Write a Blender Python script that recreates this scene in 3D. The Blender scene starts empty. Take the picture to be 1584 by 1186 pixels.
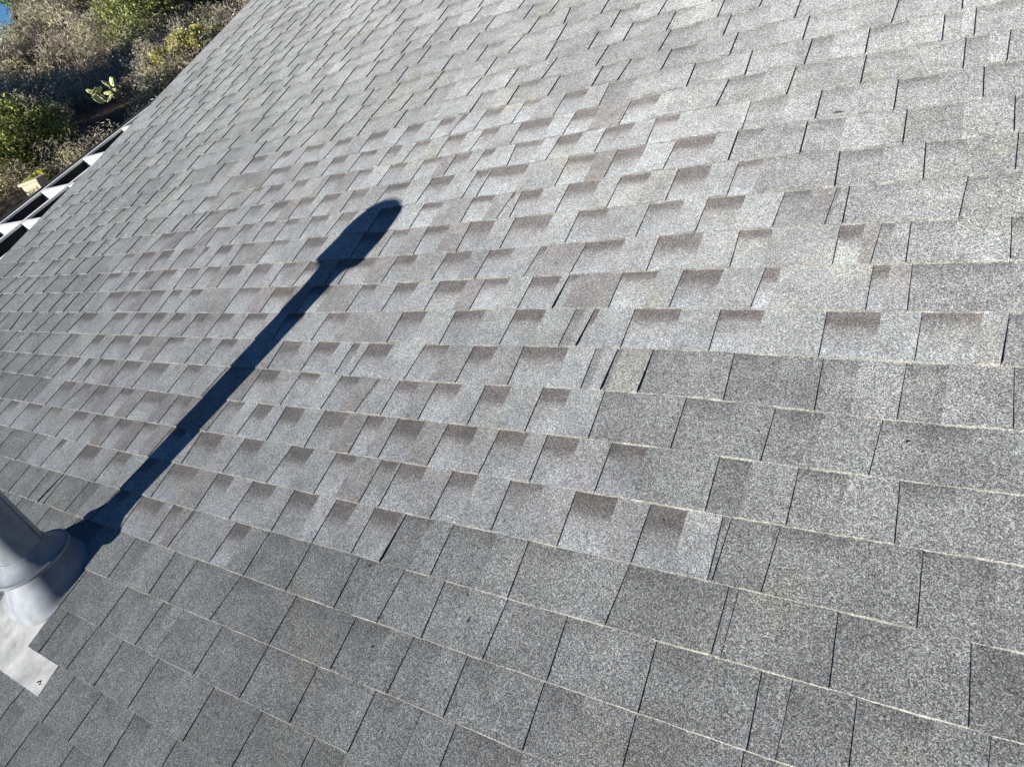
import bpy, math, random
import numpy as np
from mathutils import Vector, Matrix
random.seed(7); rng = np.random.default_rng(11)
scene = bpy.context.scene
# ------------------------------------------------------------------ frame of reference
E = 0.1429                       # shingle exposure, metres
PITCH = math.radians(18.43)      # 4 in 12 roof
CP, SP = math.cos(PITCH), math.sin(PITCH)
def W(u, v, w=0.0):
    """u: metres along the courses to the left, v: metres up the slope, w: metres off the deck"""
    return (-u, v*CP - w*SP, v*SP + w*CP)
# ------------------------------------------------------------------ camera
cam_d = bpy.data.cameras.new('camera'); cam = bpy.data.objects.new('camera', cam_d)
scene.collection.objects.link(cam); scene.camera = cam
CX = Vector((0.82845754, 0.46867268, -0.30660074))
CY = Vector((-0.05686582, 0.61501512, 0.78646213))
CZ = Vector((0.55715741, -0.63411538, 0.53616537))
CX.normalize(); CZ = CX.cross(CY).normalized(); CY = CZ.cross(CX)
CAM = Vector((0.0, -1.51415718, 0.98277235))
m = Matrix((CX, CY, CZ)).transposed().to_4x4(); m.translation = CAM
cam.matrix_world = m
cam_d.sensor_width = 36; cam_d.lens = 1060.6/1584*36
cam_d.clip_start = 0.02; cam_d.clip_end = 3000
# ------------------------------------------------------------------ sky, sun, exposure
SUN = Vector((-0.66, -1.851, 0.384)).normalized()
world = bpy.data.worlds.new("World"); scene.world = world; world.use_nodes = True
nt = world.node_tree; sky = nt.nodes.new('ShaderNodeTexSky'); sky.sky_type = 'NISHITA'
sky.sun_disc = False; sky.sun_elevation = math.asin(SUN.z); sky.sun_rotation = math.atan2(SUN.x, SUN.y)
sky.air_density = 1.0; sky.dust_density = 0.0; sky.ozone_density = 6.0; sky.altitude = 2500
bg = nt.nodes['Background']; bg.inputs['Strength'].default_value = 0.05
nt.links.new(sky.outputs[0], bg.inputs[0])
sun_d = bpy.data.lights.new('sun', 'SUN'); sun_d.energy = 5.0; sun_d.angle = math.radians(0.5)
sun_d.color = (1.0, 0.965, 0.90)
sun = bpy.data.objects.new('sun', sun_d); scene.collection.objects.link(sun)
sun.rotation_euler = SUN.to_track_quat('Z', 'Y').to_euler(); sun.location = (0, -3, 6)
scene.view_settings.view_transform = 'Standard'; scene.view_settings.look = 'None'
scene.view_settings.exposure = 1.36; scene.view_settings.gamma = 1.0
scene.view_settings.use_curve_mapping = False
# ------------------------------------------------------------------ helpers
def mat(name):
    m = bpy.data.materials.new(name); m.use_nodes = True
    n = m.node_tree; return m, n, n.nodes['Principled BSDF']
def nd(n, t, **k):
    x = n.nodes.new(t)
    for a, b in k.items():
        if a in x.inputs: x.inputs[a].default_value = b
        else: setattr(x, a, b)
    return x
def ramp(n, stops, interp='LINEAR'):
    r = n.nodes.new('ShaderNodeValToRGB'); r.color_ramp.interpolation = interp
    e = r.color_ramp.elements
    while len(e) < len(stops): e.new(0.5)
    for x, (p, c) in zip(e, stops):
        x.position = p; x.color = (c, c, c, 1) if not hasattr(c, '__len__') else (*c, 1)
    return r
def mul(n, a, b, fac=1.0, mode='MULTIPLY'):
    x = n.nodes.new('ShaderNodeMix'); x.data_type = 'RGBA'; x.blend_type = mode
    x.inputs[0].default_value = fac
    for s, i in ((a, 6), (b, 7)):
        if hasattr(s, 'default_value') or hasattr(s, 'links'): n.links.new(s, x.inputs[i])
        else: x.inputs[i].default_value = (*s, 1)
    return x.outputs[2]
class MB:
    def __init__(s): s.v = []; s.f = []; s.c = []; s.mi = []
    def quad(s, a, b, c, d, cols=None, mi=0):
        i = len(s.v); s.v += [a, b, c, d]; s.f.append((i, i+1, i+2, i+3)); s.mi.append(mi)
        s.c += list(cols) if cols else [(1, 1, 1)]*4
    def box(s, p0, p1, q=None, mi=0, fn=None):
        """box between two corners, optionally mapped through fn"""
        (x0, y0, z0), (x1, y1, z1) = p0, p1
        P = [(x0,y0,z0),(x1,y0,z0),(x1,y1,z0),(x0,y1,z0),(x0,y0,z1),(x1,y0,z1),(x1,y1,z1),(x0,y1,z1)]
        if fn: P = [fn(*p) for p in P]
        for f in ((3,2,1,0),(4,5,6,7),(0,1,5,4),(1,2,6,5),(2,3,7,6),(3,0,4,7)):
            s.quad(*[P[i] for i in f], mi=mi)
    def lathe(s, prof, seg, fn, mi=0):
        """prof: [(radius, height)], fn(x, y, h) places a point"""
        n = len(s.v)
        for r, h in prof:
            for k in range(seg):
                a = 2*math.pi*k/seg; s.v.append(fn(r*math.cos(a), r*math.sin(a), h)); s.c.append((1,1,1))
        for i in range(len(prof)-1):
            for k in range(seg):
                k2 = (k+1) % seg
                s.f.append((n+i*seg+k, n+i*seg+k2, n+(i+1)*seg+k2, n+(i+1)*seg+k)); s.mi.append(mi)
    def build(s, name, mats, parent=None, smooth=False, weld=False, col=False):
        me = bpy.data.meshes.new(name); me.from_pydata([tuple(p) for p in s.v], [], s.f)
        for m_ in (mats if isinstance(mats, (list, tuple)) else [mats]): me.materials.append(m_)
        me.polygons.foreach_set('material_index', s.mi)
        if col:
            at = me.color_attributes.new('Col', 'FLOAT_COLOR', 'POINT')
            a = np.ones((len(s.v), 4), np.float32); a[:, :3] = np.array(s.c, np.float32)
            at.data.foreach_set('color', a.ravel())
        if smooth: me.polygons.foreach_set('use_smooth', [True]*len(me.polygons))
        me.update()
        o = bpy.data.objects.new(name, me); scene.collection.objects.link(o)
        if parent: o.parent = parent; o.matrix_parent_inverse = Matrix.Translation(-parent.location)
        return o
def thing(name, label, cat, loc=(0, 0, 0), group=None):
    o = bpy.data.objects.new(name, None); scene.collection.objects.link(o); o.location = loc
    o['label'] = label; o['category'] = cat
    if group: o['group'] = group
    return o
def tag(o, label, cat, group=None):
    o['label'] = label; o['category'] = cat
    if group: o['group'] = group
    return o
# ------------------------------------------------------------------ materials
def shingle_mat(name, contrast, edge=False):
    m, n, b = mat(name); L = n.links
    tc = nd(n, 'ShaderNodeTexCoord'); at = nd(n, 'ShaderNodeAttribute', attribute_name='Col')
    vo = nd(n, 'ShaderNodeTexVoronoi', Scale=560.0); L.new(tc.outputs['Object'], vo.inputs['Vector'])
    sp = nd(n, 'ShaderNodeSeparateColor'); L.new(vo.outputs['Color'], sp.inputs[0])
    r = ramp(n, [(0.0, 0.12), (0.22, 0.38), (0.5, 0.88), (0.8, 1.55), (1.0, 2.5)]); L.new(sp.outputs[0], r.inputs[0])
    vo2 = nd(n, 'ShaderNodeTexVoronoi', Scale=300.0); L.new(tc.outputs['Object'], vo2.inputs['Vector'])
    sp2 = nd(n, 'ShaderNodeSeparateColor'); L.new(vo2.outputs['Color'], sp2.inputs[0])
    r2 = ramp(n, [(0.0, 0.72), (0.5, 1.0), (1.0, 1.3)]); L.new(sp2.outputs[1], r2.inputs[0])
    hue = ramp(n, [(0.0, (1.1, 1.0, 0.9)), (0.5, (1, 1, 1)), (1.0, (0.92, 1.0, 1.12))]); L.new(sp.outputs[2], hue.inputs[0])
    c = mul(n, at.outputs['Color'], r.outputs[0], contrast)
    c = mul(n, c, r2.outputs[0], contrast)
    c = mul(n, c, hue.outputs[0], 0.8)
    st = nd(n, 'ShaderNodeTexNoise', Scale=5.5, Detail=5.0, Roughness=0.62); L.new(tc.outputs['Object'], st.inputs['Vector'])
    r3 = ramp(n, [(0.3, 0.74), (0.5, 1.0), (0.7, 1.16)]); L.new(st.outputs[0], r3.inputs[0])
    c = mul(n, c, r3.outputs[0], 0.8 if not edge else 0.3)
    st2 = nd(n, 'ShaderNodeTexNoise', Scale=24.0, Detail=4.0, Roughness=0.7); L.new(tc.outputs['Object'], st2.inputs['Vector'])
    r4 = ramp(n, [(0.32, 0.78), (0.5, 1.0), (0.68, 1.15)]); L.new(st2.outputs[0], r4.inputs[0])
    c = mul(n, c, r4.outputs[0], 0.7)
    vs = nd(n, 'ShaderNodeTexVoronoi', Scale=11.0); L.new(tc.outputs['Object'], vs.inputs['Vector'])
    rs = ramp(n, [(0.0, 0.25), (0.035, 0.45), (0.06, 1.0)]); L.new(vs.outputs['Distance'], rs.inputs[0])
    c = mul(n, c, rs.outputs[0], 0.75)                       # stray dark grit and pinholes
    li = nd(n, 'ShaderNodeTexNoise', Scale=3.1, Detail=6.0, Roughness=0.7); L.new(tc.outputs['Object'], li.inputs['Vector'])
    rl = ramp(n, [(0.55, (1, 1, 1)), (0.72, (1.05, 1.03, 0.90))]); L.new(li.outputs[0], rl.inputs[0])
    c = mul(n, c, rl.outputs[0], 1.0)
    L.new(c, b.inputs['Base Color'])
    b.inputs['Roughness'].default_value = 0.7; b.inputs['Specular IOR Level'].default_value = 0.25; b.inputs['Diffuse Roughness'].default_value = 1.0
    bm = nd(n, 'ShaderNodeBump', Strength=0.6, Distance=0.0012)
    L.new(vo.outputs['Distance'], bm.inputs['Height']); bm.invert = True
    L.new(bm.outputs[0], b.inputs['Normal'])
    return m
M_OLD = shingle_mat('aged_granules', 0.81)
M_NEW = shingle_mat('fresh_granules', 0.68)
M_EDGE = shingle_mat('cut_edge', 0.6, True)
def plain(name, col, rough=0.6, metal=0.0, var=0.15, scale=8.0, spec=0.5, bump=0.0, bscale=60.0):
    m, n, b = mat(name); L = n.links; tc = nd(n, 'ShaderNodeTexCoord')
    no = nd(n, 'ShaderNodeTexNoise', Scale=scale, Detail=6.0, Roughness=0.6); L.new(tc.outputs['Object'], no.inputs['Vector'])
    r = ramp(n, [(0.3, 1-var), (0.7, 1+var)]); L.new(no.outputs[0], r.inputs[0])
    L.new(mul(n, col, r.outputs[0]), b.inputs['Base Color'])
    b.inputs['Roughness'].default_value = rough; b.inputs['Metallic'].default_value = metal
    b.inputs['Specular IOR Level'].default_value = spec
    if bump:
        n2 = nd(n, 'ShaderNodeTexNoise', Scale=bscale, Detail=4.0); L.new(tc.outputs['Object'], n2.inputs['Vector'])
        bm = nd(n, 'ShaderNodeBump', Strength=bump, Distance=0.01); L.new(n2.outputs[0], bm.inputs['Height']); L.new(bm.outputs[0], b.inputs['Normal'])
    return m
def leaf_mat(name, col, rough=0.6, trans=0.25):
    m, n, b = mat(name); L = n.links
    at = nd(n, 'ShaderNodeAttribute', attribute_name='Col')
    c = mul(n, at.outputs['Color'], col); L.new(c, b.inputs['Base Color'])
    b.inputs['Roughness'].default_value = rough; b.inputs['Specular IOR Level'].default_value = 0.3
    t = nd(n, 'ShaderNodeBsdfTranslucent'); L.new(c, t.inputs[0])
    mx = nd(n, 'ShaderNodeMixShader'); mx.inputs[0].default_value = trans
    L.new(b.outputs[0], mx.inputs[1]); L.new(t.outputs[0], mx.inputs[2])
    L.new(mx.outputs[0], n.nodes['Material Output'].inputs[0])
    return m
M_PAINT = plain('grey_paint_metal', (0.168, 0.182, 0.200), 0.65, 0.0, 0.28, 14.0, 0.12, 0.05, 30)
M_FLANGE = plain('weathered_flange_metal', (0.33, 0.33, 0.32), 0.55, 0.0, 0.32, 13.0, 0.35, 0.12, 45)
M_WHITE = plain('white_paint', (0.62, 0.61, 0.58), 0.55, 0.0, 0.05, 6.0)
M_SHADE = plain('painted_shade', (0.012, 0.012, 0.018), 0.8, 0.0, 0.1, 6.0, 0.2)  # near-black colour standing for shade inside the patio cover
M_TRIM = plain('dark_trim', (0.05, 0.045, 0.045), 0.5)
M_STUCCO = plain('stucco', (0.55, 0.48, 0.38), 0.9, 0, 0.1, 5.0, 0.2, 0.4, 150)
M_DECK = plain('underlayment', (0.02, 0.02, 0.022), 0.9, 0, 0.1)
M_TAR = plain('sealant', (0.01, 0.01, 0.01), 0.5, 0, 0.2)
JOINTS={-14:[[13.678,13.859,0]],-13:[[13.214,13.305,0],[12.103,12.25,0]],-12:[[12.612,12.715,0],[11.484,11.394,0],[10.044,10.087,0]],-11:[[25.68,25.843,0],[23.916,24.167,0],[22.647,22.714,0],[21.44,21.477,0],[19.626,19.673,0],[17.985,18.017,0],[15.827,15.893,0],[12.842,13.129,0],[11.274,11.304,0],[9.402,9.445,0],[7.884,7.994,0]],-10:[[25.722,25.82,0],[24.275,24.455,0],[23.264,23.323,0],[21.957,22.001,0],[20.535,20.632,0],[19.168,19.205,0],[17.825,17.915,0],[15.793,15.941,0],[11.315,11.352,0],[9.851,9.905,0],[8.732,8.787,0],[7.448,7.511,0],[6.095,6.119,0]],-9:[[24.614,24.782,0],[22.883,23.006,0],[21.841,22.122,0],[20.546,20.644,0],[19.105,19.297,0],[17.978,18.184,0],[16.668,16.82,0],[15.625,15.727,0],[13.715,13.931,0],[12.328,12.41,0],[10.944,11.12,0],[9.235,9.356,0],[8.992,9.223,0,'f'],[7.361,7.485,0],[5.745,5.772,0],[4.036,4.069,0]],-8:[[24.094,24.154,0],[22.661,22.745,0],[21.225,21.528,0,'f'],[20.967,21.3,0],[19.559,19.686,0],[18.245,18.292,0],[16.477,16.535,0],[14.852,14.887,0,'f'],[13.291,13.358,0],[11.902,11.96,0],[10.478,10.555,0],[9.105,9.155,0],[8.238,8.395,0],[7.102,7.181,0],[5.388,5.419,0],[3.721,3.732,0],[1.831,1.919,0],[0.647,0.639,0]],-7:[[22.223,22.328,21.668],[20.884,20.947,19.916],[19.199,19.345,18.445],[17.572,17.625,16.738],[15.856,15.983,15.158],[14.404,14.51,13.826],[13.542,13.715,13.343],[12.689,12.781,11.982],[11.318,11.389,10.713],[9.941,10.009,9.209],[8.625,8.633,7.824],[6.263,6.275,0],[4.871,4.866,0],[3.513,3.551,0],[2.33,2.326,0],[0.932,0.927,0],[0.389,0.387,0]],-6:[[39.773,40.263,0],[36.714,36.847,0],[35.142,35.299,0],[33.825,33.994,0],[33.221,33.211,0,'f'],[31.474,31.398,0],[30.077,30.174,0],[28.672,28.879,0],[27.456,27.617,0],[22.004,22.1,20.994],[20.318,20.31,19.499],[18.774,18.83,18.054],[17.434,17.491,16.68],[16.118,16.166,15.555],[14.962,15.093,14.342],[13.673,13.724,12.96],[12.322,12.464,11.731],[11.014,11.049,9.956],[9.3,9.373,8.582],[7.693,7.765,6.875],[5.215,5.32,0],[3.715,3.767,0],[2.293,2.301,0],[0.515,0.518,0],[-0.212,-0.167,0]],-5:[[39.283,39.517,0],[37.102,37.478,0],[35.222,35.489,0],[33.741,34.021,0],[31.901,32.302,0],[30.603,30.719,0],[28.95,29.269,0],[27.154,27.311,0],[25.459,25.579,0],[23.794,24.007,23.173],[22.402,22.55,0],[21.431,21.532,0],[20.023,20.086,19.387],[18.559,18.682,0,'f'],[18.345,18.347,17.595],[16.904,16.971,16.289],[15.555,15.614,14.841],[14.16,14.217,13.407],[12.924,12.981,12.328],[11.852,11.989,11.47],[10.862,10.772,9.945],[9.434,9.538,8.729],[8.096,8.141,7.319],[6.774,6.775,6.16],[4.527,4.535,0],[3.035,3.044,0],[1.606,1.599,0],[0.179,0.16,0]],-4:[[39.302,39.538,0],[37.823,37.962,0],[36.15,36.312,0],[34.567,34.738,0],[33.178,33.324,0],[31.628,31.669,0],[30.435,30.411,0],[28.996,29.059,0],[27.409,27.583,0],[26.001,26.115,0],[24.649,24.802,0],[24.205,24.494,23.687],[23.085,23.316,22.53],[21.804,21.842,0],[20.448,20.561,19.677],[19.069,19.081,18.339],[17.891,17.969,17.132],[16.593,16.588,15.906],[15.073,15.2,0],[13.378,13.469,12.511],[11.744,11.797,11.195],[11.258,11.299,0],[8.846,8.889,8.045],[7.498,7.556,6.739],[6.007,6.089,5.048],[4.614,4.632,0],[3.181,3.181,0],[1.366,1.359,0],[-0.325,-0.327,0]],-3:[[38.598,38.841,0],[36.228,36.378,0],[34.212,34.395,0],[32.756,32.697,0],[31.213,31.26,0],[30.024,30.431,0],[28.317,28.415,0],[26.668,26.844,0],[24.934,25.031,0],[23.441,23.744,0],[23.005,22.966,22.201],[21.387,21.534,20.766],[20.259,20.213,19.647],[19.049,19.076,18.442],[17.839,17.8,17.031],[16.446,16.574,15.75],[14.805,14.791,13.959],[13.117,13.157,12.392],[11.384,11.395,10.664],[10.08,10.227,0],[9.847,9.834,9.191],[8.486,8.519,7.637],[7.106,7.17,6.357],[5.719,5.767,4.955],[4.389,4.427,3.87],[2.432,2.396,0],[0.985,0.951,0],[-0.402,-0.369,0]],-2:[[38.638,38.891,0],[36.956,37.001,0],[35.93,36.208,0,'f'],[34.767,34.751,0],[33.304,33.416,0],[31.753,31.885,0],[30.213,30.451,0],[28.363,28.4,27.684],[27.097,26.962,26.206],[25.642,25.617,24.863],[24.251,24.249,23.52],[22.838,22.921,22.601],[21.93,21.983,21.188],[20.718,20.629,20.038],[19.082,19.171,18.201],[17.358,17.388,16.436],[14.916,14.867,14.065],[13.713,13.756,13.107],[12.478,12.467,11.714],[11.047,11.025,10.244],[9.654,9.688,8.541],[7.865,7.885,7.094],[6.112,6.164,5.325],[4.812,4.87,4.026],[3.272,3.36,0],[2.329,2.43,0],[2.132,2.135,0],[0.267,0.362,0]],-1:[[37.233,37.718,0],[35.935,36.11,0],[34.876,34.96,0],[32.939,33.151,0],[31.145,31.295,0],[29.32,29.433,0],[28.436,28.342,27.55],[26.924,26.927,26.333],[25.744,25.781,25.186],[24.517,24.511,23.673],[23.095,22.997,22.243],[21.807,21.876,21.02],[20.487,20.489,19.742],[19.104,19.089,18.289],[17.705,17.756,17.177],[16.54,16.643,15.982],[15.262,15.282,14.734],[14.739,14.709,13.777],[13.01,13.069,12.264],[11.284,11.343,10.489],[9.944,10.002,9.236],[8.472,8.613,8.047],[8.228,8.345,0,'f'],[7.301,7.431,6.36],[5.625,5.641,4.675],[3.965,3.96,3.329],[2.159,2.17,0],[1.48,1.572,0],[1.047,1.049,0],[-0.359,-0.357,0]],0:[[35.858,35.951,0],[34.054,34.092,0],[32.542,32.588,0],[31.069,31.107,0],[29.804,29.835,0],[28.47,28.497,0],[27.187,27.153,26.174],[25.827,25.843,24.988],[24.385,24.234,23.48],[22.977,22.931,22.378],[21.776,21.885,21.175],[20.72,20.666,19.919,'f'],[19.145,19.184,18.094],[17.379,17.41,16.458],[15.708,15.785,14.878],[14.045,14.155,0,'f'],[13.7,13.771,13.151],[12.442,12.489,11.723],[11.065,11.079,10.197],[9.672,9.71,8.958],[8.345,8.391,7.611],[7.42,7.502,7.18,'t'],[6.159,6.202,5.379],[4.856,4.918,4.052],[3.289,3.385,3.003],[1.518,1.534,1.26],[0.947,0.94,0]],1:[[34.811,34.924,0],[33.606,33.279,0],[32.068,32.077,0],[30.539,30.873,0],[29.38,29.571,0],[28.003,28.21,0],[25.625,25.766,24.792],[24.261,24.304,23.523],[23.023,23.031,22.325],[21.727,21.922,21.135],[20.51,20.594,19.899],[19.21,19.293,18.558],[17.886,17.848,16.97],[16.086,16.055,15.359],[14.399,14.48,13.567],[11.746,11.75,10.968],[10.104,10.107,9.236],[8.401,8.466,7.634],[6.923,6.999,0],[6.483,6.594,6.354,'t'],[5.61,5.633,4.648],[3.913,3.925,3.127],[2.11,2.11,1.293],[0.726,0.76,-0.061],[-0.394,-0.304,0,'t']],2:[[32.56,32.632,0],[31.169,31.194,0],[29.449,29.648,0],[27.74,27.889,0],[26.02,26.146,0,'f'],[25.852,25.917,25.221],[24.548,24.468,23.367],[22.861,22.832,22.016],[21.119,21.167,20.26],[19.326,19.407,18.831],[18.337,18.363,17.595],[15.573,15.547,14.772],[14.141,14.197,13.347],[12.856,12.922,0],[12.284,12.385,11.475],[10.52,10.627,9.778],[9.107,9.148,8.476],[7.832,7.818,6.755],[6.153,6.159,0],[5.677,5.739,0,'t'],[4.958,5.004,0,'t'],[3.468,3.451,0],[2.033,2.026,0],[0.851,0.897,0],[-0.462,-0.475,0]],3:[[30.802,30.98,0],[29.276,29.55,0],[27.909,28.129,0],[26.449,26.693,0],[25.192,25.234,0],[24.366,24.422,23.351],[22.681,22.664,21.689],[21.187,21.321,20.14],[19.167,19.282,18.468],[18.244,18.359,0,'f'],[17.296,17.588,0],[14.139,14.226,13.407],[12.639,12.735,11.995],[11.412,11.596,11.303],[10.743,10.809,10.117],[9.654,9.693,8.961],[8.36,8.379,7.714],[6.981,6.996,6.347],[5.654,5.649,0],[4.085,4.113,0],[2.593,2.651,0],[1.065,1.157,0]],4:[[29.101,29.257,0],[27.415,27.552,0],[25.625,25.746,0],[24.172,24.628,0],[23.212,23.394,22.54],[21.747,21.868,21.084],[20.369,20.475,19.206],[18.662,18.78,17.902],[16.238,16.439,15.577],[15.06,15.166,14.448],[13.993,13.972,13.269],[12.577,12.601,11.768],[11.135,11.158,10.635],[10.241,10.267,9.479],[8.859,8.91,8.091],[7.568,7.635,6.898],[6.501,6.496,5.813],[5.175,5.195,4.508],[3.287,3.296,0],[2.086,2.119,0],[0.769,0.75,0]],5:[[28.321,28.5,27.658],[26.932,27.048,25.878],[25.227,25.306,24.418],[23.527,23.641,22.658],[22.187,22.279,21.4],[20.744,20.824,20.033],[19.385,19.43,18.709],[17.991,18.201,17.248],[16.646,16.628,15.651],[14.777,14.86,14.015],[12.995,13.164,12.216],[11.5,11.557,10.852],[10.133,10.203,9.629],[9.605,9.645,8.884],[8.242,8.293,7.614],[6.899,6.893,6.189],[5.543,5.545,4.751],[4.171,4.22,3.545],[3.022,3.02,0],[2.88,2.958,0],[2.177,2.272,0],[0.419,0.411,0]],6:[[26.602,26.689,0],[24.906,25.028,0],[23.131,23.267,0],[22.546,22.663,0,'f'],[21.563,21.706,20.646],[19.758,19.908,18.973],[18.153,18.503,17.672],[16.936,16.992,15.811],[15.012,15.045,14.342],[13.615,13.709,0],[12.187,12.203,11.37],[10.827,10.898,10.215],[9.715,9.772,8.995],[8.885,8.997,0,'t'],[7.727,7.77,0],[6.099,6.096,0],[4.228,4.343,0],[2.708,2.748,0],[2.564,2.616,0,'f'],[1.295,1.271,0],[-0.148,-0.169,0]],7:[[25.311,25.474,0],[23.906,24.021,0],[22.595,22.696,0],[21.703,21.99,0,'t'],[21.526,21.673,0],[20.139,20.34,19.49],[18.551,18.951,0],[17.359,17.45,16.341],[15.928,15.987,0],[15.094,15.213,0],[14.832,14.948,0,'f'],[13.43,13.543,0],[12.258,12.324,0],[10.917,10.956,0],[9.54,9.562,0],[8.361,8.463,0],[7.428,7.433,0],[6.094,6.156,0],[4.983,4.975,0],[3.53,3.523,0],[2.078,2.078,0],[1.688,1.733,0,'f'],[0.956,0.95,0]],8:[[23.01,23.051,0],[19.447,19.909,0],[16.584,16.693,0],[14.856,14.914,0],[14.261,14.455,0,'f'],[13.953,14.099,0],[12.366,12.571,0],[10.613,10.678,0],[8.97,9.013,0],[7.577,7.651,0],[6.439,6.46,0],[5.014,5.008,0],[3.553,3.547,0],[2.11,2.098,0]],9:[[17.686,17.792,0],[15.779,15.876,0],[14.27,14.377,0],[13.518,13.626,0,'f'],[12.144,12.231,0],[10.7,10.746,0],[9.319,9.343,0],[7.89,7.925,0],[6.874,6.916,0,'f'],[6.205,6.22,0]],10:[[20.562,20.786,0],[17.38,17.428,0],[15.972,16.122,0],[14.825,14.911,0],[13.431,13.508,0],[11.52,11.58,0],[10.07,10.146,0],[8.688,8.733,0]],11:[[16.974,17.236,0],[15.703,15.847,0],[14.531,14.676,0],[13.229,13.28,0],[11.749,11.803,0]],12:[[16.006,16.143,0],[14.447,14.536,0]]}
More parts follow.
